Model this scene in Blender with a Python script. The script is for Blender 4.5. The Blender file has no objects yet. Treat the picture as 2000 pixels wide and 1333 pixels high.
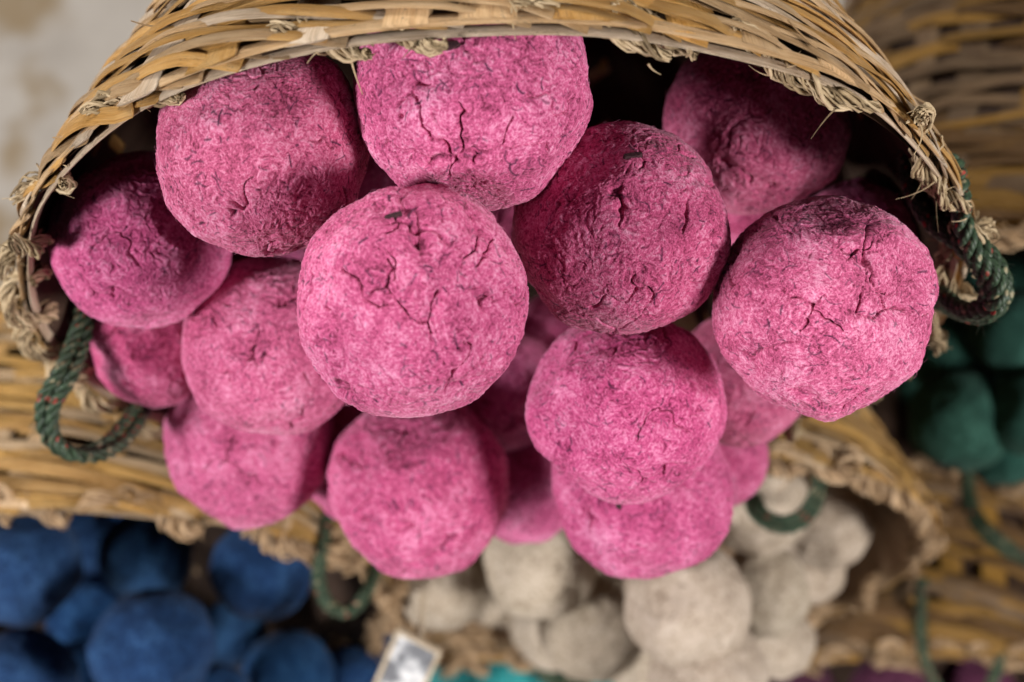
import bpy, bmesh, math, random
import numpy as np
from mathutils import Vector, Matrix

scene = bpy.context.scene
C = scene.collection

# ------------------------------------------------------------------ camera
S = 0.75                       # layout units -> metres
F = 2000 * 50 / 36             # focal length in photo pixels (2000 wide)
PITCH = math.radians(64)
CAM = Vector((0, 0, 1.86))
RIGHT = Vector((1, 0, 0))
UP = Vector((0, math.sin(PITCH), math.cos(PITCH)))
FWD = Vector((0, math.cos(PITCH), -math.sin(PITCH)))


def V(c):                      # camera-axes direction -> world direction
    return RIGHT * c[0] + UP * c[1] + FWD * c[2]


def P(px, py, d):
    return CAM + V(((px - 1000) / F * d * S, -(py - 666.5) / F * d * S, d * S))


cam = bpy.data.cameras.new('camera')
cam.lens = 50
cam.sensor_width = 36
cam.clip_start = 0.02
cam.clip_end = 100
cam.dof.use_dof = True
cam.dof.focus_distance = 0.80 * S
cam.dof.aperture_fstop = 5.2
cam_ob = bpy.data.objects.new('camera', cam)
cam_ob.location = CAM
cam_ob.rotation_euler = (math.pi / 2 - PITCH, 0, 0)
C.objects.link(cam_ob)
scene.camera = cam_ob

# ------------------------------------------------------------------ light
world = bpy.data.worlds.new('World')
scene.world = world
world.use_nodes = True
bg = world.node_tree.nodes['Background']
bg.inputs[0].default_value = (0.80, 0.86, 1.0, 1)
bg.inputs[1].default_value = 0.055


def area(name, direction, dist, size, watts, col, target):
    l = bpy.data.lights.new(name, 'AREA')
    l.shape = 'DISK'
    l.size = size
    l.energy = watts
    l.color = col
    o = bpy.data.objects.new(name, l)
    d = V(direction).normalized()
    o.location = target + d * dist
    o.rotation_euler = (-d).to_track_quat('-Z', 'Y').to_euler()
    C.objects.link(o)


TARGET = P(960, 640, 1.0)
area('left_window_light', (-0.78, -0.29, -0.52), 1.9, 0.46, 44, (1.0, 0.97, 0.95), TARGET)
area('right_window_light', (0.76, -0.25, -0.56), 1.9, 0.46, 42, (1.0, 0.96, 0.92), TARGET)
area('ceiling_light', (-0.25, 0.80, -0.62), 2.3, 0.9, 50, (1.0, 0.95, 0.88), P(600, 0, 1.4))
scene.cycles.max_bounces = 6
scene.cycles.diffuse_bounces = 3
scene.cycles.glossy_bounces = 2
scene.cycles.caustics_reflective = False
scene.cycles.caustics_refractive = False

scene.view_settings.view_transform = 'Standard'
scene.view_settings.look = 'None'
scene.view_settings.exposure = 0.0
scene.view_settings.gamma = 1.0
scene.view_settings.use_curve_mapping = False

# ------------------------------------------------------------------ helpers
_rng = np.random.default_rng(7)
PERM = np.tile(_rng.permutation(256), 3)
GRAD = _rng.normal(size=(256, 3))
GRAD /= np.linalg.norm(GRAD, axis=1)[:, None]


def noise(p, seed=0):
    p = p + seed * 17.31
    i = np.floor(p).astype(np.int64)
    f = p - i
    i &= 255
    w = f * f * f * (f * (f * 6 - 15) + 10)
    out = np.zeros(len(p))
    for dx in (0, 1):
        wx = w[:, 0] if dx else 1 - w[:, 0]
        hx = PERM[i[:, 0] + dx]
        for dy in (0, 1):
            wy = w[:, 1] if dy else 1 - w[:, 1]
            hy = PERM[hx + ((i[:, 1] + dy) & 255)]
            for dz in (0, 1):
                wz = w[:, 2] if dz else 1 - w[:, 2]
                g = GRAD[PERM[hy + ((i[:, 2] + dz) & 255)]]
                out += wx * wy * wz * (g[:, 0] * (f[:, 0] - dx) + g[:, 1] * (f[:, 1] - dy) + g[:, 2] * (f[:, 2] - dz))
    return out


def fbm(p, octv, seed=0, gain=0.5):
    a, s, o = 1.0, 0.0, np.zeros(len(p))
    for k in range(octv):
        o += a * noise(p * 2 ** k, seed + k * 3.7)
        a *= gain
    return o


def sstep(a, b, x):
    t = np.clip((x - a) / (b - a), 0, 1)
    return t * t * (3 - 2 * t)


def mesh_np(name, verts, faces, mat=None, uv=None, smooth=True):
    """faces: int array (n, k)"""
    me = bpy.data.meshes.new(name)
    verts = np.asarray(verts, np.float32)
    faces = np.asarray(faces, np.int32)
    n, k = faces.shape
    me.vertices.add(len(verts))
    me.vertices.foreach_set('co', verts.ravel())
    me.loops.add(n * k)
    me.loops.foreach_set('vertex_index', faces.ravel())
    me.polygons.add(n)
    me.polygons.foreach_set('loop_start', np.arange(0, n * k, k, dtype=np.int32))
    me.polygons.foreach_set('use_smooth', np.full(n, smooth))
    if uv is not None:
        l = me.uv_layers.new(name='UVMap')
        l.data.foreach_set('uv', np.asarray(uv, np.float32)[faces.ravel()].ravel())
    me.update(calc_edges=True)
    if mat:
        me.materials.append(mat)
    return me


def obj(name, me, parent=None, loc=None):
    o = bpy.data.objects.new(name, me)
    C.objects.link(o)
    if parent is not None:
        o.parent = parent
    if loc is not None:
        o.location = loc
    return o


def tag(o, label, cat, group=None):
    o['label'] = label
    o['category'] = cat
    if group:
        o['group'] = group
    return o


def copy_tree(o, parent=None):
    c = o.copy()
    C.objects.link(c)
    c.parent = parent
    for ch in list(o.children):
        copy_tree(ch, c)
    return c


def frames(pts):
    """tangent, normal, binormal along a polyline, parallel transported"""
    pts = np.asarray(pts, float)
    t = np.gradient(pts, axis=0)
    t /= np.linalg.norm(t, axis=1)[:, None] + 1e-12
    n = np.zeros_like(t)
    a = np.array([0, 0, 1.0]) if abs(t[0][2]) < 0.9 else np.array([1.0, 0, 0])
    v = a - t[0] * a.dot(t[0])
    n[0] = v / np.linalg.norm(v)
    for i in range(1, len(t)):
        v = n[i - 1] - t[i] * n[i - 1].dot(t[i])
        n[i] = v / (np.linalg.norm(v) + 1e-12)
    return t, n, np.cross(t, n)


def tube(pts, rad, sides=6):
    """-> verts, quads, uv ; rad scalar or array"""
    pts = np.asarray(pts, float)
    m = len(pts)
    rad = np.broadcast_to(np.asarray(rad, float), (m,))
    t, n, b = frames(pts)
    ang = np.linspace(0, 2 * np.pi, sides + 1)
    vs = pts[:, None] + rad[:, None, None] * (np.cos(ang)[None, :, None] * n[:, None] + np.sin(ang)[None, :, None] * b[:, None])
    arc = np.concatenate([[0], np.cumsum(np.linalg.norm(np.diff(pts, axis=0), axis=1))])
    uv = np.stack([np.repeat(arc, sides + 1), np.tile(np.linspace(0, 1, sides + 1), m)], 1)
    i = np.arange(m - 1)[:, None] * (sides + 1) + np.arange(sides)[None]
    q = np.stack([i, i + 1, i + sides + 2, i + sides + 1], -1).reshape(-1, 4)
    return vs.reshape(-1, 3), q, uv


def join(parts):
    vs, fs, us, o = [], [], [], 0
    for v, f, u in parts:
        vs.append(v)
        fs.append(f + o)
        us.append(u)
        o += len(v)
    return np.concatenate(vs), np.concatenate(fs), np.concatenate(us)


def ribbon(pts, nrm, width, thick, crown=0.25):
    """flat split-cane strip, lens-shaped section, ends closed"""
    pts = np.asarray(pts, float)
    m = len(pts)
    t = np.gradient(pts, axis=0)
    t /= np.linalg.norm(t, axis=1)[:, None]
    nrm = nrm - t * (nrm * t).sum(1)[:, None]
    nrm /= np.linalg.norm(nrm, axis=1)[:, None]
    b = np.cross(t, nrm)
    width = np.broadcast_to(np.asarray(width, float), (m,))
    prof = np.array([(-.5, 0), (-.43, .55), (-.2, 1), (.2, 1), (.43, .55), (.5, 0), (.3, -.6), (-.3, -.6), (-.5, 0)])
    k = len(prof)
    vs = pts[:, None] + width[:, None, None] * prof[None, :, 0:1] * b[:, None] + thick * prof[None, :, 1:2] * nrm[:, None]
    arc = np.concatenate([[0], np.cumsum(np.linalg.norm(np.diff(pts, axis=0), axis=1))])
    vv = np.concatenate([[0], np.cumsum(np.linalg.norm(np.diff(prof * [1, .2], axis=0), axis=1))])
    uv = np.stack([np.repeat(arc, k), np.tile(vv, m)], 1)
    i = np.arange(m - 1)[:, None] * k + np.arange(k - 1)[None]
    q = np.stack([i, i + k, i + k + 1, i + 1], -1).reshape(-1, 4)
    e0 = np.array([[0, 1, 2, 3], [0, 3, 4, 5], [0, 5, 6, 7]])
    e1 = (e0 + (m - 1) * k)[:, ::-1]
    return vs.reshape(-1, 3), np.concatenate([q, e0, e1]), uv


def smooth_path(ctrl, n):
    """Catmull-Rom through control points"""
    c = np.asarray(ctrl, float)
    c = np.concatenate([[2 * c[0] - c[1]], c, [2 * c[-1] - c[-2]]])
    out = []
    seg = len(c) - 3
    for i in range(seg):
        p0, p1, p2, p3 = c[i:i + 4]
        for t in np.linspace(0, 1, n // seg, endpoint=(i == seg - 1)):
            out.append(.5 * ((2 * p1) + (-p0 + p2) * t + (2 * p0 - 5 * p1 + 4 * p2 - p3) * t * t + (-p0 + 3 * p1 - 3 * p2 + p3) * t ** 3))
    return np.array(out)


# ------------------------------------------------------------------ materials
class Mat:
    def __init__(self, name, rough=0.85, spec=0.25):
        self.m = bpy.data.materials.new(name)
        self.m.use_nodes = True
        self.t = self.m.node_tree
        self.b = self.t.nodes['Principled BSDF']
        self.b.inputs['Roughness'].default_value = rough
        self.b.inputs['Specular IOR Level'].default_value = spec

    def n(self, kind, **kw):
        nd = self.t.nodes.new(kind)
        for k, v in kw.items():
            if k.startswith('i_'):
                key = k[2:].replace('_', ' ')
                nd.inputs[key].default_value = v
            else:
                setattr(nd, k, v)
        return nd

    def l(self, a, b):
        self.t.links.new(a, b)
        return b

    def math(self, op, a, b=None, c=None, clamp=False):
        nd = self.t.nodes.new('ShaderNodeMath')
        nd.operation = op
        nd.use_clamp = clamp
        for i, x in enumerate((a, b, c)):
            if x is None:
                continue
            if isinstance(x, (int, float)):
                nd.inputs[i].default_value = x
            else:
                self.l(x, nd.inputs[i])
        return nd.outputs[0]

    def vmath(self, op, a, b=None, scale=None):
        nd = self.t.nodes.new('ShaderNodeVectorMath')
        nd.operation = op
        for i, x in enumerate((a, b)):
            if x is None:
                continue
            if isinstance(x, (tuple, list)):
                nd.inputs[i].default_value = x
            else:
                self.l(x, nd.inputs[i])
        if scale is not None:
            if isinstance(scale, (int, float)):
                nd.inputs['Scale'].default_value = scale
            else:
                self.l(scale, nd.inputs['Scale'])
        return nd.outputs[0]

    def noise(self, vec, scale, detail=3, rough=0.55, dist=0.0, col=False):
        nd = self.n('ShaderNodeTexNoise')
        nd.inputs['Scale'].default_value = scale
        nd.inputs['Detail'].default_value = detail
        nd.inputs['Roughness'].default_value = rough
        nd.inputs['Distortion'].default_value = dist
        self.l(vec, nd.inputs['Vector'])
        return nd.outputs['Color' if col else 'Fac']

    def voro(self, vec, scale, feature='F1', out='Distance', rand=1.0):
        nd = self.n('ShaderNodeTexVoronoi', feature=feature)
        nd.inputs['Scale'].default_value = scale
        nd.inputs['Randomness'].default_value = rand
        self.l(vec, nd.inputs['Vector'])
        return nd.outputs[out]

    def ramp(self, fac, stops, interp='LINEAR'):
        nd = self.n('ShaderNodeValToRGB')
        e = nd.color_ramp.elements
        nd.color_ramp.interpolation = interp
        while len(e) < len(stops):
            e.new(0.5)
        for el, (p, c) in zip(e, stops):
            el.position = p
            el.color = (c, c, c, 1) if isinstance(c, (int, float)) else (*c, 1)
        self.l(fac, nd.inputs[0])
        return nd.outputs[0]

    def mix(self, fac, a, b, mode='MIX'):
        nd = self.n('ShaderNodeMix', data_type='RGBA', blend_type=mode)
        for s, x in (('Factor', fac), ('A', a), ('B', b)):
            sock = [i for i in nd.inputs if i.name == s and (i.type == 'RGBA' or (s == 'Factor' and i.type == 'VALUE'))][0]
            if isinstance(x, (int, float)):
                sock.default_value = x
            elif isinstance(x, tuple):
                sock.default_value = (*x, 1)
            else:
                self.l(x, sock)
        return [o for o in nd.outputs if o.type == 'RGBA'][0]

    def bump(self, height, dist, strength=1.0, normal=None):
        nd = self.n('ShaderNodeBump')
        nd.inputs['Strength'].default_value = strength
        nd.inputs['Distance'].default_value = dist
        self.l(height, nd.inputs['Height'])
        if normal is not None:
            self.l(normal, nd.inputs['Normal'])
        return nd.outputs[0]

    def out(self, color, normal=None):
        self.l(color, self.b.inputs['Base Color'])
        if normal is not None:
            self.l(normal, self.b.inputs['Normal'])
        return self.m


def pulp_material(name, dark, mid, light, fleck, sat=1.0, sheen=0.04):
    """dyed plant-fibre pulp: dye depth with darkened creases, and bark slivers are stored on the mesh (dye, sliver), a fine felt is added here"""
    M = Mat(name, 0.88, 0.16)
    tc = M.n('ShaderNodeTexCoord').outputs['Object']
    oi = M.n('ShaderNodeObjectInfo').outputs['Random']
    dye = M.n('ShaderNodeAttribute', attribute_name='dye').outputs['Fac']
    sl = M.n('ShaderNodeAttribute', attribute_name='sliver').outputs['Fac']
    felt = M.noise(tc, 1500, 1, 0.6)
    tone = M.math('ADD', dye, M.math('MULTIPLY', M.math('SUBTRACT', felt, .5), .6))
    col = M.ramp(tone, ((.12, dark), (.50, mid), (.90, light)))
    col = M.mix(M.math('MULTIPLY', sl, 0.9), col, fleck)
    hsv = M.n('ShaderNodeHueSaturation')
    M.l(col, hsv.inputs['Color'])
    M.l(M.math('ADD', M.math('MULTIPLY', oi, 0.012), 0.488), hsv.inputs['Hue'])
    M.l(M.math('ADD', M.math('MULTIPLY', M.math('FRACT', M.math('MULTIPLY', oi, 7.77)), 0.16), 0.90), hsv.inputs['Value'])
    M.l(M.math('ADD', M.math('MULTIPLY', M.math('FRACT', M.math('MULTIPLY', oi, 3.31)), 0.06 * sat), 0.945 * sat), hsv.inputs['Saturation'])
    nrm = M.bump(felt, 0.0005, 0.8)
    M.b.inputs['Sheen Weight'].default_value = sheen
    M.b.inputs['Sheen Roughness'].default_value = 0.5
    return M.out(hsv.outputs[0], nrm)


def straw_material(name, base, pale, dark, mould=0.5, rough=0.5):
    M = Mat(name, rough, 0.35)
    uv = M.n('ShaderNodeTexCoord').outputs['UV']
    oi = M.n('ShaderNodeObjectInfo').outputs['Random']
    off = M.n('ShaderNodeCombineXYZ')
    for i in range(3):
        M.l(M.math('MULTIPLY', oi, 57.0 + i * 23), off.inputs[i])
    a = M.vmath('ADD', M.vmath('MULTIPLY', uv, (14, 9, 1)), off.outputs[0])
    b = M.vmath('ADD', M.vmath('MULTIPLY', uv, (30, 2.2, 1)), off.outputs[0])
    streak = M.noise(a, 3.0, 4, 0.65)
    patch = M.noise(b, 1.0, 4, 0.6)
    col = M.ramp(streak, ((.28, dark), (.48, base), (.75, pale)))
    col = M.mix(M.ramp(patch, ((.42, 0.0), (.66, 0.75))), col, pale)
    spots = M.ramp(M.noise(M.vmath('ADD', M.vmath('MULTIPLY', uv, (320, 7, 1)), off.outputs[0]), 1.6, 4, 0.7), ((.56, 0.0), (.68, 1.0)))
    area_ = M.ramp(M.noise(b, 0.8, 2), ((.48, 0.0), (.62, mould)))
    col = M.mix(M.math('MULTIPLY', spots, area_), col, (.055, .04, .03))
    val = M.math('ADD', M.math('MULTIPLY', M.math('FRACT', M.math('MULTIPLY', oi, 5.3)), 0.5), 0.72)
    hsv = M.n('ShaderNodeHueSaturation')
    M.l(col, hsv.inputs['Color'])
    M.l(val, hsv.inputs['Value'])
    fine = M.noise(M.vmath('MULTIPLY', uv, (18, 26, 1)), 2.0, 3, 0.7)
    return M.out(hsv.outputs[0], M.bump(fine, 0.0009, 0.9))


def fibre_material(name, base, pale, dark):
    M = Mat(name, 0.75, 0.2)
    uv = M.n('ShaderNodeTexCoord').outputs['Generated']
    g = M.n('ShaderNodeNewGeometry').outputs['Random Per Island']
    tone = M.math('ADD', M.math('MULTIPLY', g, 0.7), M.math('MULTIPLY', M.noise(uv, 12, 3), 0.5))
    col = M.ramp(tone, ((.2, dark), (.55, base), (.95, pale)))
    return M.out(col)


def rope_material(name, green, dark):
    M = Mat(name, 0.5, 0.35)
    uv = M.n('ShaderNodeTexCoord').outputs['UV']
    sx = M.n('ShaderNodeSeparateXYZ')
    M.l(uv, sx.inputs[0])
    ph = M.math('ADD', M.math('MULTIPLY', sx.outputs[0], 330.0), M.math('MULTIPLY', sx.outputs[1], 4.0))
    yarn = M.math('ABSOLUTE', M.math('SUBTRACT', M.math('FRACT', ph), 0.5))
    h = M.math('SUBTRACT', 0.25, M.math('MULTIPLY', yarn, yarn))
    col = M.ramp(M.noise(M.vmath('MULTIPLY', uv, (220, 5, 1)), 1.5, 3), ((.35, dark), (.62, green)))
    nd = M.n('ShaderNodeTexVoronoi', feature='F1')
    nd.inputs['Scale'].default_value = 1.0
    M.l(M.vmath('MULTIPLY', uv, (300, 5, 1)), nd.inputs['Vector'])
    keep = M.ramp(nd.outputs['Color'], ((.76, 0.0), (.80, 1.0)))
    near = M.ramp(nd.outputs['Distance'], ((.30, 1.0), (.42, 0.0)))
    col = M.mix(M.math('MULTIPLY', keep, near), col, (.34, .045, .035))
    n2 = M.n('ShaderNodeTexVoronoi', feature='F1')
    n2.inputs['Scale'].default_value = 1.0
    M.l(M.vmath('MULTIPLY', M.vmath('ADD', uv, (.37, .6, 0)), (260, 4, 1)), n2.inputs['Vector'])
    keep2 = M.ramp(n2.outputs['Color'], ((.62, 0.0), (.68, .8)))
    near2 = M.ramp(n2.outputs['Distance'], ((.25, 1.0), (.42, 0.0)))
    col = M.mix(M.math('MULTIPLY', keep2, near2), col, (.33, .28, .17))
    return M.out(col, M.bump(h, 0.0012, 1.0))


def concrete_material():
    M = Mat('worn_concrete', 0.85, 0.2)
    p = M.n('ShaderNodeTexCoord').outputs['Object']
    col = M.ramp(M.noise(p, 4, 6, 0.6), ((.35, (.46, .415, .37)), (.65, (.62, .57, .515))))
    st = M.ramp(M.noise(M.vmath('ADD', p, (3.1, 1.7, 0)), 5.0, 3, 0.5), ((.53, 0.0), (.62, 0.85)))
    col = M.mix(st, col, (.33, .235, .13))
    return M.out(col, M.bump(M.noise(p, 60, 4), 0.002, 0.5))


PINK = pulp_material('pink_dyed_pulp', (.15, .009, .040), (.54, .074, .196), (.79, .31, .48), (.050, .009, .036), 1.0, 0.12)
BLUE = pulp_material('blue_dyed_pulp', (.003, .015, .058), (.008, .038, .128), (.032, .098, .245), (.006, .012, .03))
CREAM = pulp_material('undyed_pulp', (.27, .21, .145), (.48, .40, .305), (.63, .55, .45), (.16, .11, .07))
GREEN = pulp_material('green_dyed_pulp', (.009, .036, .029), (.020, .078, .060), (.045, .14, .11), (.008, .025, .02))
TEAL = pulp_material('teal_dyed_pulp', (.006, .15, .17), (.018, .27, .29), (.07, .40, .42), (.01, .08, .09))
PURPLE = pulp_material('purple_dyed_pulp', (.045, .010, .026), (.10, .024, .056), (.16, .05, .10), (.02, .006, .015))

STRAW = [
    straw_material('golden_cane', (.50, .25, .058), (.62, .375, .14), (.20, .09, .028), 0.85, 0.36),
    straw_material('tan_cane', (.48, .285, .128), (.66, .46, .265), (.19, .105, .045), 0.9, 0.42),
    straw_material('weathered_cane', (.46, .325, .21), (.70, .57, .43), (.14, .09, .055), 1.0, 0.5),
]
BROWN = [
    straw_material('brown_cane', (.40, .215, .065), (.52, .32, .125), (.17, .085, .028), 0.6, 0.45),
    straw_material('amber_cane', (.52, .285, .07), (.62, .385, .14), (.26, .125, .035), 0.5, 0.45),
    straw_material('dull_cane', (.42, .28, .155), (.58, .43, .28), (.17, .105, .055), 0.7, 0.55),
]
SHADED = [  # brown canes with the shade over the right-hand baskets put into their colour
    straw_material('shaded_brown_cane', (.12, .060, .020), (.18, .10, .04), (.045, .021, .008), 0.7, 0.45),
    straw_material('shaded_amber_cane', (.30, .155, .026), (.38, .21, .055), (.12, .055, .014), 0.6, 0.45),
    straw_material('shaded_dull_cane', (.15, .088, .046), (.24, .16, .09), (.06, .034, .018), 0.8, 0.55),
]
INNER_SHADED = straw_material('inner_shaded_cane', (.040, .020, .012), (.065, .035, .021), (.016, .009, .006), 0.7, 0.6)  # near-black tone paints the shade inside the baskets into the wall
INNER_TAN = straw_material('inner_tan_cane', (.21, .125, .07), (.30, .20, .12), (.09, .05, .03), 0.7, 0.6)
FIBRE = fibre_material('straw_fibre', (.33, .24, .135), (.54, .42, .27), (.10, .07, .04))
FIBRE_BROWN = fibre_material('brown_straw_fibre', (.40, .26, .14), (.58, .42, .27), (.15, .09, .05))
ROPE = rope_material('green_rope', (.045, .080, .042), (.014, .027, .016))
CONCRETE = concrete_material()

# ------------------------------------------------------------------ floor
fv = [(-6, -4, 0), (6, -4, 0), (6, 8, 0), (-6, 8, 0)]
floor = obj('floor', mesh_np('floor', fv, [[0, 1, 2, 3]], CONCRETE))
floor['kind'] = 'structure'

# ------------------------------------------------------------------ baskets
U = S                           # metres per layout unit


def make_basket(R, L, prof, seed, nst, nline, slope, zmax, mats, fib, lash, width=(.0075, .013),
                seg=(1.2, 1.9), wob=.0016):
    """A basket in its own axes: rim circle in XY at z=0, +Z runs into the basket.  All in layout units, scaled by U."""
    rg = np.random.default_rng(seed)
    root = bpy.data.objects.new('woven_basket', None)
    root.empty_display_size = .1
    C.objects.link(root)
    ph1, ph2, ph3 = rg.uniform(0, 6.28, 3)

    def rad(phi, z):
        return R * prof(np.clip(z, 0, L) / L) * (1 + .010 * np.sin(2 * phi + ph1) + .006 * np.sin(5 * phi + ph2) + .003 * np.sin(11 * phi + ph3))

    def pos(phi, z, dr):
        r = rad(phi, z) + dr
        return np.stack([r * np.cos(phi), -r * np.sin(phi), z], 1) * U

    def normal(phi, z):
        e = .004
        dr = (rad(phi, z + e) - rad(phi, z - e)) / (2 * e)
        n = np.stack([np.cos(phi), -np.sin(phi), -dr], 1)
        return n / np.linalg.norm(n, axis=1)[:, None]

    # inner wall: a lathe with the basket's closed bottom
    nz, nf = 26, 96
    zs = np.concatenate([np.linspace(.004, L, nz), [L, L]])
    ks = np.concatenate([np.ones(nz), [.55, .02]])
    ph = np.linspace(0, 2 * np.pi, nf + 1)
    vv, uu = [], []
    for z, k in zip(zs, ks):
        r = (rad(ph, np.full(nf + 1, z)) - .004) * k
        vv.append(np.stack([r * np.cos(ph), r * np.sin(ph), np.full(nf + 1, z)], 1) * U)
        uu.append(np.stack([np.full(nf + 1, z) * U * 1.2, ph * 9], 1))
    m = len(zs)
    i = np.arange(m - 1)[:, None] * (nf + 1) + np.arange(nf)[None]
    q = np.stack([i, i + nf + 1, i + nf + 2, i + 1], -1).reshape(-1, 4)
    obj('inner_wall', mesh_np('inner_wall', np.concatenate(vv), q, INNER_SHADED, np.concatenate(uu)), root)

    # upright stakes, wide split cane, leaning a little
    for j in range(nst):
        n = 26
        z = np.linspace(.002, L * .99, n)
        phi = j * 2 * np.pi / nst + rg.normal() * .02 - .25 * z + .012 * np.sin(z * 30 + rg.uniform(0, 6))
        w = rg.uniform(.026, .036) * U * np.clip(prof(z / L), .35, 1)
        v, f, u = ribbon(pos(phi, z, .0035 + rg.normal() * .0006), normal(phi, z), w, .0018 * U)
        obj('stake', mesh_np('stake', v, f, mats[int(rg.choice(3, p=[.2, .35, .45]))], u), root)
    # inside stakes seen on the inner face
    # woven strands: long helical strips, each slipping under every third stake
    for li in range(nline):
        phi0 = li * 2 * np.pi / nline + rg.normal() * .02
        z0 = rg.uniform(.001, .006)
        while z0 < zmax:
            d = rg.uniform(*seg) * (1 + .4 * z0 / zmax)
            sl = slope * rg.uniform(.8, 1.22)
            n = max(14, int(d * 30))
            t = np.linspace(0, 1, n)
            phi = phi0 + t * d
            z = z0 + sl * t * d + wob * np.sin(phi * rg.uniform(4, 9) + rg.uniform(0, 6)) + wob * .6 * np.sin(phi * 17 + rg.uniform(0, 6))
            z = np.clip(z, .0015, L * .985)
            s = np.cos(nst * phi / 3 + li * 2.09 + rg.normal() * .5)
            dr = .0068 + .0030 * s + rg.normal() * .0011
            dr = dr - .007 * (1 - sstep(0, .07, t)) - .007 * (1 - sstep(0, .07, 1 - t))
            w = rg.uniform(*width) * U * (.82 + .18 * np.sin(np.pi * np.clip(t * 1.3, 0, 1)))
            nm = normal(phi, z)
            roll = rg.normal() * .12 + .10 * np.sin(phi * 7 + rg.uniform(0, 6))
            ax = np.zeros_like(nm)
            ax[:, 2] = 1
            nm = nm + ax * np.asarray(roll)[:, None]
            v, f, u = ribbon(pos(phi, z, dr), nm, w, rg.uniform(.0009, .0017) * U)
            pm = [.36, .38, .26]
            obj('strand', mesh_np('strand', v, f, mats[int(rg.choice(3, p=pm))], u), root)
            phi0 = phi0 + d - .12
            z0 = z0 + sl * (d - .12) + rg.normal() * .001
    # rim hoops (split cane bent to a ring): inner, lower one and outer one
    for (dr, zc, w, mi) in ((-.0040, .003, .009, 2), (.0030, .006, .010, 1)):
        phi = np.linspace(0, 2 * np.pi, 150)
        z = np.full(150, zc) + .0015 * np.sin(3 * phi + ph1) + .001 * np.sin(13 * phi + ph2)
        v, f, u = ribbon(pos(phi, z, dr), normal(phi, np.full(150, .005)), w * U, .0016 * U)
        obj('rim_hoop', mesh_np('rim_hoop', v, f, mats[mi], u), root)
    # straw lashings twisted round the rim
    for (deg, length, turns, fat) in lash:
        parts = []
        n = 30
        t = np.linspace(0, 1, n)
        phc = math.radians(deg) + (t - .5) * length / R
        psi0 = rg.uniform(.3, 1.0) * math.pi
        psi = psi0 + t * turns * 2 * math.pi
        ra, rb = .011, .0125
        cen = pos(phc, .003 + rb * np.sin(psi) * -1, ra * np.cos(psi) + .002)
        tt, nn, bb = frames(cen)
        nf_ = 26
        env = .66 * fat * (.35 + .65 * np.sin(np.pi * np.clip(t * .92 + .06, 0, 1)) ** .6)
        for k in range(nf_):
            ply = k % 2
            tw = t * 2 * np.pi * rg.uniform(1.5, 1.9) + ply * np.pi
            ang2 = rg.uniform(0, 6.28)
            rr2 = rg.uniform(.1, .75)
            a = .52 * np.cos(tw) + rr2 * np.cos(tw * 1.7 + ang2)
            b = .52 * np.sin(tw) + rr2 * np.sin(tw * 1.7 + ang2)
            pts = cen + U * env[:, None] * (a[:, None] * nn + b[:, None] * bb)
            pts = pts + rg.normal(size=pts.shape) * .0003 * U + np.cumsum(rg.normal(size=pts.shape), 0) * .00035 * U
            rr = rg.uniform(.0006, .0014) * U * (.25 + .75 * np.sin(np.pi * (t * .9 + .05)) ** .5)
            parts.append(tube(pts, rr, 5))
        for k in range(int(rg.integers(5, 11))):              # frayed ends
            i0 = int(rg.integers(0, n))
            base = cen[i0] + (nn[i0] * rg.normal() + bb[i0] * rg.normal()) * .004 * U
            dirv = nn[i0] * rg.normal() + bb[i0] * rg.normal() + tt[i0] * rg.normal() * .8
            dirv /= np.linalg.norm(dirv)
            ln = rg.uniform(.006, .020) * U * rg.uniform(.5, 1.3)
            bend = rg.normal(size=3) * .5
            s_ = np.linspace(0, 1, 6)[:, None]
            pts = base + dirv * ln * s_ + bend * ln * .5 * s_ ** 2
            parts.append(tube(pts, np.linspace(.0007, .0002, 6) * U, 4))
        v, f, u = join(parts)
        obj('lashing', mesh_np('lashing', v, f, fib, u), root)
    # loose splinters of straw standing off the weave
    for k in range(26):
        phi = rg.uniform(0, 2 * np.pi)
        z = rg.uniform(.002, .10)
        n = 8
        t = np.linspace(0, 1, n)
        ln = rg.uniform(.012, .035)
        pp = phi + t * ln / R * rg.choice([-1, 1])
        zz = z + t * rg.normal() * .012
        pts = pos(pp, zz, .010 + .010 * t ** 2 * rg.uniform(.2, 1.2))
        v, f, u = ribbon(pts, normal(pp, np.clip(zz, .001, 1)), rg.uniform(.001, .0028) * U * (1 - .75 * t), .0006 * U)
        obj('splinter', mesh_np('splinter', v, f, mats[1], u), root)
    return root


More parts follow.
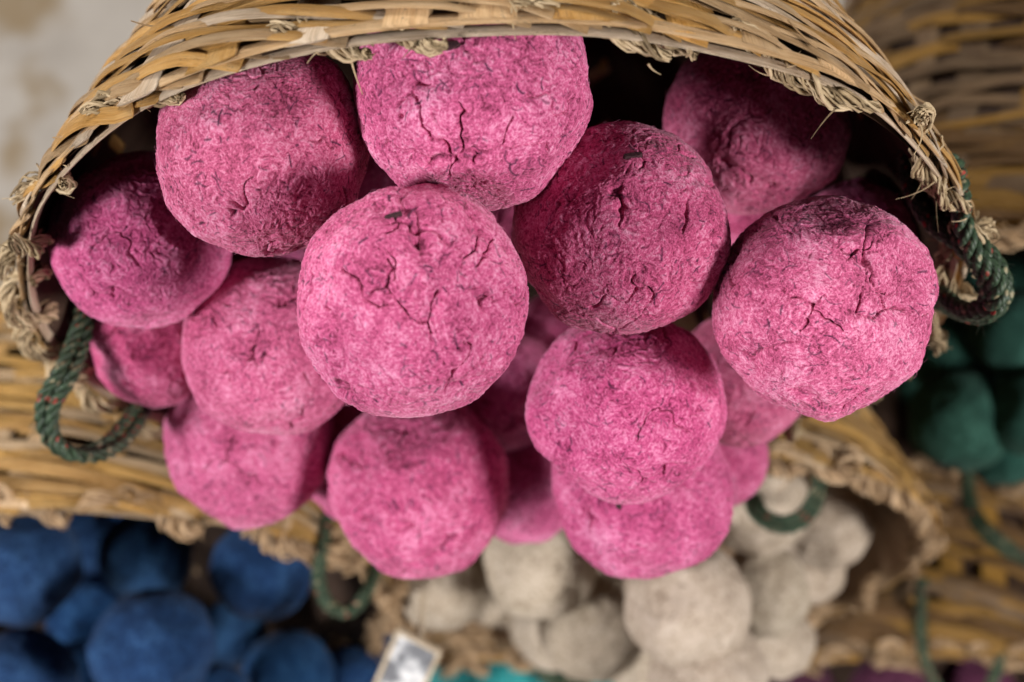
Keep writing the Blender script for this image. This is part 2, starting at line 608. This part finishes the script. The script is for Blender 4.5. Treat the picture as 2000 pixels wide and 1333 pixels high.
def rope(ctrl, parent, rrope=.0050, n=170, two=True, sep=.0046):
    """laid rope along world control points: one or two ropes side by side, three strands each; child of parent"""
    frg = np.random.default_rng(int(abs(ctrl[0][0]) * 1e5))
    path = smooth_path([tuple(c) for c in ctrl], n)
    t, nn, bb = frames(path)
    arc = np.concatenate([[0], np.cumsum(np.linalg.norm(np.diff(path, axis=0), axis=1))])
    e = bpy.data.objects.new('rope_handle', None)
    e.empty_display_size = .02
    C.objects.link(e)
    e.parent = parent
    e.matrix_parent_inverse = parent.matrix_world.inverted()
    for r in range(2 if two else 1):
        a0 = arc / (.22 * U) * 2 * np.pi * .5 + r * np.pi
        cen = path + (sep * U if two else 0) * (np.cos(a0)[:, None] * nn + np.sin(a0)[:, None] * bb)
        t2, n2, b2 = frames(cen)
        for k in range(3):
            a = arc / (.026 * U) * 2 * np.pi + k * 2 * np.pi / 3
            pts = cen + rrope * .52 * U * (np.cos(a)[:, None] * n2 + np.sin(a)[:, None] * b2)
            v, f, u = tube(pts, rrope * .50 * U, 8)
            fuzz = [(v, f, u)]
            for h_ in range(46):                              # broken fibres standing off the strand
                i0 = int(frg.integers(4, len(pts) - 4))
                dv = frg.normal(size=3)
                dv /= np.linalg.norm(dv)
                tt_ = np.linspace(0, 1, 4)[:, None]
                ln_ = frg.uniform(.002, .006) * U * 1.3
                fuzz.append(tube(pts[i0] + dv * (rrope * .40 * U + ln_ * tt_) + frg.normal(size=3) * ln_ * .5 * tt_ ** 2, np.linspace(.00035, .0001, 4) * U, 3))
            v, f, u = join(fuzz)
            obj('rope_strand', mesh_np('rope_strand', v, f, ROPE, u), e)
    return e


def place(root, px, py, d, n_cam, roll=0.0, sc=1.0):
    n = V(n_cam).normalized()                                   # out of the opening
    u = RIGHT - n * n.dot(RIGHT)
    u.normalize()
    z = -n
    v = z.cross(u)
    mw = Matrix((u, v, z)).transposed().to_4x4()                  # local -Y is up in the picture
    root.matrix_world = Matrix.Translation(P(px, py, d)) @ mw @ Matrix.Rotation(roll, 4, 'Z') @ Matrix.Scale(sc, 4)
    bpy.context.view_layer.update()


def round_prof(x):
    return 1 - .72 * np.clip(x, 0, 1) ** 1.15


def long_prof(x):
    return 1 - .26 * np.clip(x, 0, 1) ** 1.7


NPINK = (.0266, -.893, -.4506)
# the rim's lashings: degrees counter-clockwise from image right, length, turns, fatness
LASH = [(128, .06, .45, .0065), (147, .06, .6, .008), (161, .06, .9, .009), (171, .05, .9, .0085), (180, .05, 1.0, .0085),
        (189, .05, 1.1, .0085), (198, .05, 1.0, .008), (208, .05, 1.0, .008), (106, .05, .45, .0070), (97, .035, .4, .005),
        (80, .085, .55, .0085), (74, .05, .4, .006), (58, .09, .6, .009), (37, .08, .7, .009), (31, .05, .6, .008),
        (17, .06, .9, .0095), (9, .05, 1.0, .009), (0, .05, 1.1, .008), (-12, .05, 1.1, .008), (-28, .05, 1.1, .008),
        (225, .05, 1.1, .008), (243, .05, 1.1, .008), (262, .05, 1.1, .008), (282, .05, 1.1, .008), (300, .05, 1.1, .008), (318, .05, 1.1, .008)]
pink_basket = make_basket(.318, .50, round_prof, 11, 40, 92, .074, .34, STRAW, FIBRE, LASH, width=(.0075, .0145), seg=(1.5, 2.6), wob=.0014)
place(pink_basket, 966, 619, 1.0, NPINK)
tag(pink_basket, 'pale straw basket lying on its side full of pink balls', 'basket', 'woven baskets lying on their sides')

_lr = random.Random(5)
BLASH = [(a + _lr.uniform(-6, 6), _lr.uniform(.04, .11), _lr.uniform(.4, 1.1), _lr.uniform(.009, .018)) for a in range(0, 360, 8)]
bgA = make_basket(.300, .48, round_prof, 23, 30, 46, .055, .40, BROWN, FIBRE_BROWN, BLASH, width=(.009, .016), seg=(1.5, 2.4))
bgB = make_basket(.318, .78, long_prof, 41, 30, 44, .075, .74, SHADED, FIBRE_BROWN, BLASH, width=(.012, .022), seg=(1.5, 2.4), wob=.003)
NB = (0.0, -.89, -.455)
blue_basket, cream_basket, teal_basket, far_basket = bgA, copy_tree(bgA), copy_tree(bgA), copy_tree(bgA)
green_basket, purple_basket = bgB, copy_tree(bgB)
G = 'woven baskets lying on their sides'
place(blue_basket, 225, 1195, 1.50, (.03, -.89, -.455), 0.3)
tag(blue_basket, 'brown woven basket of dark blue balls at lower left', 'basket', G)
place(cream_basket, 1285, 1115, 1.52, (.06, -.87, -.49), 1.9, .95)
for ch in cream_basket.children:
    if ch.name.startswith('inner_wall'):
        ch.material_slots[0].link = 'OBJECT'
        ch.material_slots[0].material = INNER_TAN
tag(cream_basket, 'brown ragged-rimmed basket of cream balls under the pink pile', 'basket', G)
place(teal_basket, 1010, 1400, 1.98, NB, 4.0)
tag(teal_basket, 'brown basket of teal balls at the bottom edge below the cream balls', 'basket', G)
place(far_basket, 2385, 1100, 1.95, (-.15, -.88, -.455), 2.6)
tag(far_basket, 'brown basket whose rim just enters at the right edge', 'basket', G)
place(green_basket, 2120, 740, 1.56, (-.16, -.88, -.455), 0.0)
tag(green_basket, 'shaded brown basket of green balls at the right edge', 'basket', G)
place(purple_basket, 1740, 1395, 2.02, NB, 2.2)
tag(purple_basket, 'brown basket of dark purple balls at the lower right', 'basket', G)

# rope handles
rope([P(165, 560, 1.03), P(158, 650, 1.02), P(128, 730, 1.00), P(94, 790, 1.00), P(100, 855, 1.01), P(150, 890, 1.02), P(220, 868, 1.05), P(275, 800, 1.10), P(300, 760, 1.16)], pink_basket)
rope([P(1768, 290, .98), P(1785, 370, .95), P(1830, 435, .92), P(1885, 470, .90), P(1930, 520, .90), P(1945, 580, .91), P(1905, 612, .93), P(1850, 590, .97), P(1815, 560, 1.02)], pink_basket, rrope=.0064, sep=.0056)
rope([P(1862, 315, .90), P(1875, 370, .885), P(1880, 430, .88), P(1900, 490, .885), P(1945, 545, .89), P(1940, 600, .90), P(1885, 610, .93)], pink_basket, rrope=.0066, two=False)
rope([P(640, 1010, 1.36), P(630, 1075, 1.33), P(622, 1130, 1.33), P(640, 1180, 1.34), P(680, 1195, 1.35), P(715, 1160, 1.36), P(735, 1110, 1.40)], blue_basket, rrope=.0068, two=False)
rope([P(1615, 850, 1.36), P(1603, 930, 1.33), P(1580, 1000, 1.32), P(1530, 1025, 1.32), P(1480, 1000, 1.34), P(1468, 950, 1.40)], cream_basket, rrope=.0048, sep=.0045)
rope([P(1900, 880, 1.75), P(1890, 950, 1.70), P(1905, 1010, 1.66), P(1950, 1060, 1.64), P(2020, 1100, 1.66)], green_basket, rrope=.0060)
rope([P(1800, 1130, 1.75), P(1798, 1230, 1.74), P(1808, 1300, 1.74), P(1840, 1360, 1.76)], purple_basket, rrope=.0075, two=False)
rope([P(1958, 1230, 1.76), P(1950, 1300, 1.74), P(1920, 1370, 1.74)], purple_basket, rrope=.0075, two=False)
rope([P(1045, 1230, 1.74), P(1050, 1290, 1.72), P(1085, 1330, 1.72), P(1150, 1338, 1.74)], teal_basket, rrope=.010, two=False)

# ------------------------------------------------------------------ pulp balls
_ico = {}


def ico(level):
    if level not in _ico:
        bm = bmesh.new()
        bmesh.ops.create_icosphere(bm, subdivisions=level + 1, radius=1.0)
        v = np.array([x.co[:] for x in bm.verts])
        f = np.array([[x.index for x in y.verts] for y in bm.faces])
        bm.free()
        v /= np.linalg.norm(v, axis=1)[:, None]
        _ico[level] = (v, f)
    return _ico[level]


def cells(p, k, rg, chunk=20000):
    s = rg.normal(size=(k, 3))
    s /= np.linalg.norm(s, axis=1)[:, None]
    f1 = np.empty(len(p))
    f2 = np.empty(len(p))
    p = p.astype(np.float32)
    s = s.astype(np.float32).T.copy()
    for a in range(0, len(p), chunk):
        d = p[a:a + chunk] @ s
        i = d.argmax(1)
        r = np.arange(len(d))
        f1[a:a + chunk] = d[r, i]
        d[r, i] = -1
        f2[a:a + chunk] = d.max(1)
    f1 = np.sqrt(np.clip(2 - 2 * f1, 0, None))
    f2 = np.sqrt(np.clip(2 - 2 * f2, 0, None))
    return f1, f2


# splits on the two balls that show them best, as polylines on the side that faces local +Z (ball radius = 1)
SPLIT_FRONT = [[(-.22, .36), (-.18, .30), (-.22, .14), (-.11, -.04), (-.04, -.13), (.03, -.17), (.11, -.19)], [(.02, .75), (.04, .60), (.03, .44), (.05, .38)],
               [(-.22, .14), (-.33, .10), (-.40, .02), (-.30, -.04), (-.17, -.03)], [(.11, -.19), (.15, .0), (.20, .10)], [(-.58, .27), (-.45, .20), (-.40, .02)],
               [(.38, .22), (.40, .36), (.52, .46), (.55, .58), (.45, .72)],
               [(.11, -.19), (.14, -.26)], [(.30, -.70), (.42, -.66), (.50, -.62)], [(-.75, -.05), (-.68, -.12)]]
SPLIT_RIGHT = [[(.38, .72), (.36, .50), (.40, .30), (.34, .06), (.28, -.06)], [(.28, -.06), (.45, -.10), (.58, -.02), (.72, .0), (.80, -.04)], [(.58, -.02), (.56, .10), (.46, .16)],
               [(-.70, -.40), (-.62, -.46), (-.56, -.38), (-.40, -.32), (-.20, -.30)], [(-.62, -.46), (-.58, -.56)], [(-.30, .08), (-.18, .10), (-.10, .04)]]


def polyline_distance(xy, lines):
    d = np.full(len(xy), 9.0)
    for ln in lines:
        for a, b in zip(ln[:-1], ln[1:]):
            a = np.array(a)
            ab = np.array(b) - a
            t = np.clip(((xy - a) @ ab) / (ab @ ab), 0, 1)
            d = np.minimum(d, np.linalg.norm(xy - a - t[:, None] * ab, axis=1))
    return d


def ball_mesh(name, seed, level, mat, rough=1.0, splits=None):
    """a hand-pressed ball of pulp of radius BR with its relief, dye depth, darkened creases and slivers"""
    v, f = ico(level)
    rg = np.random.default_rng(seed)
    q, _ = np.linalg.qr(rg.normal(size=(3, 3)))
    p = v @ q.T
    h = .085 * fbm(p * 1.2, 2, seed) + .030 * noise(p * 2.9, seed + 4) + .014 * noise(p * 6.3, seed + 6)
    for k in range(9):                                   # pressed flats
        d = rg.normal(size=3)
        d /= np.linalg.norm(d)
        h -= np.clip(p @ d - rg.uniform(.90, .975), 0, None) * .8
    warp = np.stack([fbm(p * 3.1, 2, seed + 11), fbm(p * 3.1, 2, seed + 23), fbm(p * 3.1, 2, seed + 37)], 1)
    warp2 = np.stack([noise(p * 12, seed + 51), noise(p * 12, seed + 53), noise(p * 12, seed + 57)], 1)
    pw = p + .28 * warp + .055 * warp2
    pf = p + .14 * warp + .03 * warp2
    pu = pw / np.linalg.norm(pw, axis=1)[:, None]
    # a few deep branching cracks with rounded lips
    f1, f2 = cells(pu, 24, rg)
    e = f2 - f1
    m = sstep(.0, .18, fbm(p * 1.9, 2, seed + 71))
    deep = m * (1 - sstep(.003, .024, e))
    h -= rough * (.046 * deep + m * .011 * (1 - sstep(0, .14, e)))
    if splits:
        xy = v[:, :2] + .035 * warp[:, :2] + .022 * warp2[:, :2]
        ds = polyline_distance(xy, splits)
        ds[v[:, 2] < 0] = 9
        wv = .008 + .008 * noise(p * 6, seed + 74)
        cut_ = (1 - sstep(wv * .3, wv * 1.5 + .004, ds)) * (.35 + .65 * sstep(-.25, .10, noise(p * 7, seed + 76)))
        deep = np.maximum(deep, cut_)
        h -= .032 * cut_ + .020 * (1 - sstep(0, .10, ds)) * (ds < 8)
    # crumbly patches of small nodules
    f1, f2 = cells(pu, 330, rg)
    e2 = f2 - f1
    m2 = sstep(-.10, .22, fbm(p * 2.3, 2, seed + 83))
    gap = m2 * (1 - sstep(.004, .040, e2))
    h += rough * m2 * (.010 * sstep(0, .08, e2) - .006)
    # fine pebbled skin: small rounded nodules parted by thin creases
    pn = p + .10 * warp + .05 * warp2
    f1, f2 = cells(pn / np.linalg.norm(pn, axis=1)[:, None], 1250, rg, 12000)
    e4 = f2 - f1
    m4 = .35 + .65 * sstep(-.25, .15, noise(p * 3.3, seed + 86))
    h += rough * m4 * (.0075 * sstep(0, .040, e4) - .0055)
    # small short cracks
    m3 = sstep(.0, .2, noise(p * 5.5, seed + 87))
    gap3 = m3 * (1 - sstep(.01, .05, np.abs(noise(pf * 10, seed + 88))))
    h -= rough * .008 * gap3
    # matted fibres
    fib = np.full(len(p), -1.0)
    for k, sc in enumerate(((50, 50, 13), (13, 54, 48), (50, 13, 54))):
        fib = np.maximum(fib, noise(pf * np.array(sc), seed + 91 + k * 5))
    fine = noise(p * 46 + warp * 4, seed + 121)
    lump = noise(pf * 15, seed + 123)
    h += rough * (.0075 * fib + .0055 * fine + .005 * lump)
    # pits
    pit = sstep(.40, .56, noise(p * 8.5 + warp, seed + 101))
    h -= rough * .022 * pit
    # slivers of dark bark and fibre lying on the surface
    sl = np.zeros(len(p), np.float32)
    k = 640
    c = rg.normal(size=(k, 3))
    c /= np.linalg.norm(c, axis=1)[:, None]
    td = np.cross(c, rg.normal(size=(k, 3)))
    td /= np.linalg.norm(td, axis=1)[:, None]
    bd = np.cross(c, td)
    ln = rg.uniform(.012, .05, k) * rg.choice([1, 1, 1, 1.7], k)
    wd = rg.uniform(.0045, .0085, k) * rg.choice([1, 1, 1, 1.5], k)
    cv = rg.normal(size=k) * 5
    st = rg.uniform(.45, 1, k)
    for i in range(k):
        near = np.nonzero(p @ c[i] > 1 - .5 * (ln[i] * 1.4 + .01) ** 2)[0]
        if len(near) == 0:
            continue
        dv = p[near] - c[i]
        x = dv @ td[i]
        y = dv @ bd[i] - cv[i] * x * x
        a = (1 - sstep(.8, 1.1, np.abs(x) / ln[i])) * (1 - sstep(.6, 1.3, np.abs(y) / wd[i])) * st[i]
        sl[near] = np.maximum(sl[near], a)
    dye = .50 + .60 * fib - .16 + .30 * fine + .14 * lump + .28 * fbm(p * 2.2, 3, seed + 131) + .10 * noise(p * 17, seed + 141)
    dye -= .10 * deep + .08 * gap + .08 * gap3 + .10 * m4 * (1 - sstep(.004, .03, e4))  # darkening painted into the tone along cracks, gaps and creases
    dye += .50 - dye.mean()
    vv = v * (1 + h)[:, None] * BR
    if level > 6:                                            # loose fibres standing off the surface
        nh = 420
        idx = rg.integers(0, len(v), nh)
        nr = v[idx]
        tg = np.cross(nr, rg.normal(size=(nh, 3)))
        tg /= np.linalg.norm(tg, axis=1)[:, None]
        sd = np.cross(nr, tg)
        ln_ = rg.uniform(.0012, .0040, nh)[:, None]
        lift = rg.uniform(.15, .75, nh)[:, None]
        bend = rg.normal(size=(nh, 1)) * .5
        hv, hf = [], []
        for k, t in enumerate((0, .4, .75, 1.0)):
            c_ = vv[idx] - nr * .0003 + ln_ * (tg * t + nr * lift * t * (1.5 - t) + sd * bend * t * t)
            w_ = .00011 * (1 - .75 * t)
            for a in range(3):
                an = a * 2.094
                hv.append(c_ + w_ * (math.cos(an) * nr + math.sin(an) * sd))
        b0 = len(vv)
        q_ = np.arange(nh)
        for k in range(3):
            for a in range(3):
                i00, i01 = b0 + (k * 3 + a) * nh + q_, b0 + (k * 3 + (a + 1) % 3) * nh + q_
                i10, i11 = i00 + 3 * nh, i01 + 3 * nh
                hf += [np.stack([i00, i01, i11], 1), np.stack([i00, i11, i10], 1)]
        vv = np.concatenate([vv] + hv)
        f = np.concatenate([f] + hf)
        dye = np.concatenate([dye, np.full(12 * nh, .72)])
        sl = np.concatenate([sl, np.tile((rg.random(nh) < .2) * .8, 12)])
    me = mesh_np(name, vv, f, mat)
    for nm, arr in (('dye', dye), ('sliver', sl)):
        at = me.attributes.new(nm, 'FLOAT', 'POINT')
        at.data.foreach_set('value', np.ascontiguousarray(arr, np.float32))
    return me


BR = .048
PB = 'pink pulp balls in the front basket'
PINKS = [
    # px, py, r px, depth, level, label
    (925, 176, 238, 0.806, 6, 'large pink ball tucked right under the top rim at the centre'),
    (515, 290, 212, 0.822, 6, 'pink ball at upper left, its right side shaded by the topmost ball'),
    (1480, 232, 186, 0.985, 6, 'half-shaded pink ball deep under the rim at upper right'),
    (1212, 450, 214, 0.852, 6, 'pink ball with a dark bark chip near its top, right of centre'),
    (810, 590, 226, 0.777, 6, 'frontmost pink ball with branching cracks, in the middle of the pile'),
    (1608, 600, 217, 0.850, 6, 'big crumbly pink ball at the far right of the pile'),
    (275, 470, 172, 0.956, 6, 'pink ball nearest the left side of the rim, top in shadow'),
    (310, 660, 135, 1.067, 5, 'blurred pink ball low at the left, above the left rope loop'),
    (533, 675, 174, 1.007, 6, 'pink ball just left of the cracked frontmost ball'),
    (488, 865, 168, 1.120, 6, 'lowest pink ball on the left side of the pile'),
    (813, 950, 178, 1.101, 6, 'pink ball at the bottom of the pile directly below the frontmost ball'),
    (1225, 795, 191, 0.931, 6, 'pink ball below and right of centre with shade on its upper right'),
    (1250, 955, 176, 1.048, 6, 'lowest pink ball of all, hanging over the cream balls'),
    (1440, 745, 132, 1.089, 5, 'pink ball mostly hidden beneath the big ball at far right'),
    (1385, 885, 112, 1.163, 5, 'small pink ball peeping out at the lower right of the pile'),
    (1030, 945, 115, 1.217, 5, 'pink ball wedged low between the two bottom balls'),
    (985, 760, 120, 1.167, 5, 'shaded pink ball in the gap below right of the frontmost ball'),
    (690, 935, 88, 1.201, 5, 'pink ball showing only a corner at lower left of the bottom centre ball'),
    (1672, 468, 118, 1.030, 5, 'dark pink ball behind the big right ball, under the rim'),
    (1440, 440, 125, 1.079, 5, 'shadowed pink ball in the gap below the upper right ball'),
    (640, 520, 130, 1.130, 5, 'pink ball hidden in the gap left of the frontmost ball'),
    (400, 560, 110, 1.150, 5, 'pink ball in the dark between the three balls on the left'),
    (1560, 330, 110, 1.170, 5, 'pink ball lost in the dark behind the upper right ball'),
    (1030, 420, 105, 1.160, 5, 'pink ball lost in the dark where the three central balls meet'),
    (665, 815, 100, 1.220, 5, 'pink ball in the dark slot between the lower left balls'),
    (1115, 660, 105, 1.190, 5, 'pink ball in the dark slot right of the frontmost ball'),
    (740, 350, 120, 1.060, 5, 'deeply shadowed pink ball in the gap under the topmost ball'),
]
pinks = []
PINK_MESH = [ball_mesh('pulp_ball', 100 + k * 7, 7, PINK, 1.0, (None, None, SPLIT_RIGHT, SPLIT_FRONT)[k]) for k in range(4)]
PICK = [1, 2, 3, 1, 3, 2, 1, 0, 0, 3, 2, 1, 0, 3, 2, 1, 0, 1, 2, 3, 0, 1, 2, 3, 0, 1]
for i, (px, py, rp, d, lev, lab) in enumerate(PINKS):
    o = obj('pulp_ball', PINK_MESH[PICK[i % len(PICK)]], None, P(px, py, d))
    rr = random.Random(40 + i)
    s_ = rp / F * d * S / BR
    o.scale = (s_ * rr.uniform(.97, 1.03), s_ * rr.uniform(.97, 1.03), s_ * rr.uniform(.97, 1.03))
    o.rotation_euler = (rr.uniform(0, 6.28), rr.uniform(0, 6.28), rr.uniform(0, 6.28))
    if i == 3:
        o.rotation_euler = (2.6, .9, 4.4)
    if i in (4, 5):                                          # these two show their split side
        zt = (CAM - o.location).normalized()
        xt = (RIGHT - zt * zt.dot(RIGHT)).normalized()
        o.rotation_euler = Matrix((xt, zt.cross(xt), zt)).transposed().to_euler()
    tag(o, lab, 'ball', PB)
    pinks.append(o)
bpy.context.view_layer.update()


def chip(ball, px, py, length, width, ang):
    """a sliver of bark pressed into the ball where the pixel's line of sight meets it"""
    ray = (P(px, py, 1) - CAM).normalized()
    mw = ball.matrix_world
    co = np.empty(len(ball.data.vertices) * 3, np.float32)
    ball.data.vertices.foreach_get('co', co)
    w = co.reshape(-1, 3) @ np.array(mw.to_3x3()).T + np.array(mw.translation)
    d = w - np.array(CAM)
    t = d @ np.array(ray)
    off = np.linalg.norm(d - t[:, None] * np.array(ray), axis=1)
    t[off > .001] = 9
    loc = Vector(w[int(t.argmin())])                     # nearest surface point on that line of sight
    n = (loc - mw.translation).normalized()
    x = (RIGHT * math.cos(ang) + UP * math.sin(ang))
    x = (x - n * n.dot(x)).normalized()
    y = n.cross(x)
    rg = random.Random(int(px))
    ring = []
    for k in range(10):
        a = k * math.pi / 5
        ring.append((math.copysign(abs(math.cos(a)) ** .5, math.cos(a)) * length / 2 * rg.uniform(.85, 1.1),
                     math.copysign(abs(math.sin(a)) ** .5, math.sin(a)) * width / 2 * rg.uniform(.75, 1.15)))
    vs = [loc + x * a + y * b - n * .0012 for a, b in ring] + [loc + x * a * .9 + y * b * .85 + n * .0011 for a, b in ring]
    me = bpy.data.meshes.new('bark_chip')
    fs = [tuple(range(10, 20))] + [(k, (k + 1) % 10, 10 + (k + 1) % 10, 10 + k) for k in range(10)]
    me.from_pydata(vs, [], fs)
    me.materials.append(BARK)
    o = obj('bark_chip', me, ball)
    o.matrix_parent_inverse = mw.inverted()


bm_ = Mat('dark_bark', .8, .2)
tcb = bm_.n('ShaderNodeTexCoord').outputs['Object']
BARK = bm_.out(bm_.ramp(bm_.noise(tcb, 900, 3), ((.3, (.018, .008, .012)), (.7, (.07, .03, .035)))))
chip(pinks[3], 1240, 302, .0085, .0024, .28)
chip(pinks[4], 768, 418, .0075, .0018, .35)
chip(pinks[0], 880, 85, .0065, .0035, .1)
chip(pinks[12], 1205, 988, .003, .0055, .1)


def balls(rows, mat, group, base, rough=.8, lev=5):
    var = [ball_mesh('pulp_ball', base + k * 5, lev, mat, rough) for k in range(2)]
    for i, (px, py, rp, d, lab) in enumerate(rows):
        o = obj('pulp_ball', var[i % 2], None, P(px, py, d))
        s = rp / F * d * S / BR
        o.scale = (s, s, s)
        rr = random.Random(base + i)
        o.rotation_euler = (rr.uniform(0, 6), rr.uniform(0, 6), rr.uniform(0, 6))
        tag(o, lab, 'ball', group)


balls([
    (45, 1112, 112, 1.50, 'dark blue ball cut by the left edge, just under the basket rim'),
    (285, 1088, 92, 1.62, 'blue ball under the rim, directly above the biggest blue ball'),
    (512, 1115, 100, 1.52, 'blue ball under a frayed bit of rim, left of the small rope loop'),
    (297, 1268, 118, 1.42, 'biggest and brightest blue ball, standing forward in its basket'),
    (452, 1238, 68, 1.66, 'small dim blue ball right of the biggest blue ball'),
    (560, 1322, 90, 1.62, 'dim blue ball at the bottom edge left of the little framed card'),
    (45, 1335, 105, 1.50, 'dark blue ball in the bottom left corner of the picture'),
    (420, 1375, 78, 1.50, 'blue ball just peeping above the bottom edge beside the biggest one'),
    (250, 1010, 70, 1.72, 'blue ball almost hidden behind the ragged rim at the top'),
    (690, 1270, 85, 1.74, 'nearly black blue ball in the shade below the small rope loop'),
    (150, 1235, 70, 1.78, 'deeply shaded blue ball between the left edge and the biggest ball'),
], BLUE, 'blue pulp balls in the lower left basket', 900, .8)
balls([
    (862, 1140, 92, 1.52, 'leftmost cream ball, beside the left rim of its basket'),
    (1055, 1100, 112, 1.42, 'cream ball right below the gap between the two lowest pink balls'),
    (1160, 1225, 108, 1.50, 'cream ball left of the largest cream ball, above the teal balls'),
    (1340, 1180, 126, 1.34, 'largest cream ball, directly under the lowest pink ball'),
    (1475, 985, 105, 1.42, 'cream ball behind the rope loop at the right of the pink pile'),
    (1490, 1155, 92, 1.45, 'cream ball tucked right of the largest cream ball'),
    (1610, 1030, 88, 1.58, 'shaded cream ball right of the rope loop, inside the basket'),
    (1585, 1115, 66, 1.60, 'small shaded cream ball farthest right in its basket'),
    (1385, 1325, 118, 1.36, 'cream ball at the bottom edge below the largest cream ball'),
    (1240, 1095, 80, 1.60, 'dim cream ball in the dark gap under the lowest pink ball'),
    (960, 1060, 80, 1.62, 'dim cream ball behind, below the bottom centre pink ball'),
    (1520, 1255, 70, 1.56, 'cream ball low at the right, above the golden strips of cane'),
], CREAM, 'undyed cream pulp balls in the middle basket', 1200, .8)
balls([
    (1875, 822, 100, 1.66, 'green ball lit at the front, right of the big pink ball'),
    (1868, 690, 92, 1.72, 'dark green ball in the shade under the pink basket rope'),
    (2020, 805, 88, 1.62, 'green ball cut off by the right edge, lower one'),
    (1985, 655, 92, 1.66, 'green ball at the right edge, upper one'),
    (1900, 590, 78, 1.80, 'almost black green ball high in its basket behind the rope'),
    (1960, 880, 70, 1.74, 'small green ball low down beside the brown rim'),
], GREEN, 'green pulp balls in the right hand basket', 1523, .8, 4)
balls([
    (885, 1300, 70, 1.90, 'teal ball in shade right beside the little framed card'),
    (1015, 1318, 92, 1.80, 'bright teal ball in the middle of the bottom edge'),
    (1135, 1345, 76, 1.86, 'teal ball beside the rope, under the cream balls'),
    (1255, 1370, 70, 1.92, 'teal ball barely showing below the cream ball at the bottom'),
], TEAL, 'teal pulp balls in the bottom basket', 1700, .8, 4)
balls([
    (1560, 1370, 82, 1.95, 'purple ball at the bottom edge right of the cream balls'),
    (1745, 1358, 84, 1.93, 'purple ball at the bottom edge left of the hanging rope'),
    (1905, 1352, 76, 1.97, 'purple ball at the bottom edge between two hanging ropes'),
], PURPLE, 'purple pulp balls in the lower right basket', 1800, .8, 4)

balls([
    (180, 1215, 88, 1.66, 'shadowed blue ball in the gap left of the biggest blue ball'),
    (180, 1060, 84, 1.70, 'shadowed blue ball under the rim between the two leftmost blue balls'),
    (160, 1335, 88, 1.62, 'shadowed blue ball at the bottom edge left of the biggest one'),
    (690, 1345, 84, 1.66, 'shadowed blue ball at the bottom edge touching the framed card'),
], BLUE, 'blue balls at the back of the lower left basket', 2100, .8, 4)
balls([
    (1150, 1090, 80, 1.76, 'shaded cream ball left of the dark gap under the lowest pink ball'),
    (1080, 1225, 84, 1.68, 'shaded cream ball right of the brown rim, above the teal balls'),
    (1270, 1290, 84, 1.66, 'shaded cream ball low between the two front cream balls'),
    (960, 1150, 82, 1.72, 'shaded cream ball in the gap beside the leftmost cream ball'),
], CREAM, 'cream balls at the back of the middle basket', 2200, .8, 4)
balls([
    (1790, 760, 80, 1.90, 'dim green ball just right of the big pink ball'),
    (1930, 740, 80, 1.92, 'dim green ball above the lit green ball'),
    (1800, 640, 76, 1.98, 'dim green ball below the pink basket rope'),
    (1960, 570, 76, 2.0, 'dim green ball highest at the right edge'),
], GREEN, 'green balls at the back of the right hand basket', 2300, .8, 4)

# ------------------------------------------------------------------ little framed card on a stick
def slab(pts, n, th):
    lo = [p - n * th / 2 for p in pts]
    hi = [p + n * th / 2 for p in pts]
    return [tuple(v) for v in lo + hi], [(3, 2, 1, 0), (4, 5, 6, 7), (0, 1, 5, 4), (1, 2, 6, 5), (2, 3, 7, 6), (3, 0, 4, 7)]


def board(name, pts, n, th, mat, parent, bev=.0006):
    v, f = slab(pts, n, th)
    me = bpy.data.meshes.new(name)
    me.from_pydata(v, [], f)
    bm = bmesh.new()
    bm.from_mesh(me)
    bmesh.ops.bevel(bm, geom=bm.edges[:], offset=bev, segments=2, affect='EDGES')
    bmesh.ops.recalc_face_normals(bm, faces=bm.faces[:])
    bm.to_mesh(me)
    bm.free()
    me.materials.append(mat)
    return obj(name, me, parent)


wm = Mat('pale_wood', .6, .3)
tcw = wm.n('ShaderNodeTexCoord').outputs['Object']
WOOD = wm.out(wm.ramp(wm.noise(wm.vmath('MULTIPLY', tcw, (60, 400, 60)), 1.0, 4), ((.3, (.46, .37, .26)), (.7, (.68, .58, .44)))))
sm = Mat('chalked_slate', .7, .3)
tcs = sm.n('ShaderNodeTexCoord').outputs['Object']
SLATE = sm.out(sm.ramp(sm.noise(tcs, 55, 3, .5), ((.42, (.17, .175, .19)), (.5, (.42, .43, .45)), (.58, (.80, .80, .80)))))
card = bpy.data.objects.new('framed_card', None)
C.objects.link(card)
card.empty_display_size = .02
tag(card, 'small wood-framed grey and white card leaning beside the blue balls', 'sign')
D0 = 1.36
x_ = V((.885, -.465, 0)).normalized()
y_ = V((-.34, -.80, .30)).normalized()
nc = x_.cross(y_).normalized()
if nc.dot(FWD) > 0:
    nc = -nc
o0 = P(776, 1226, D0)
Wc, Hc, fw = .0365, .060, .0031


def cp(a, b, k=0):
    return o0 + x_ * a + y_ * b + nc * k


board('slate', [cp(fw * .6, fw * .6), cp(Wc - fw * .6, fw * .6), cp(Wc - fw * .6, Hc - fw * .6), cp(fw * .6, Hc - fw * .6)], nc, .002, SLATE, card, .0003)
for a, b, c, d in ((0, 0, Wc, fw), (0, Hc - fw, Wc, Hc), (0, fw, fw, Hc - fw), (Wc - fw, fw, Wc, Hc - fw)):
    board('frame_bar', [cp(a, b), cp(c, b), cp(c, d), cp(a, d)], nc, .006, WOOD, card)
s0, s1 = cp(Wc * .5, fw, -.005), P(825, 1165, D0 + .06)
v, f, u = tube(np.array([s0, s0.lerp(s1, .5), s1]), .0026, 8)
obj('stick', mesh_np('stick', v, f, WOOD, u), card)
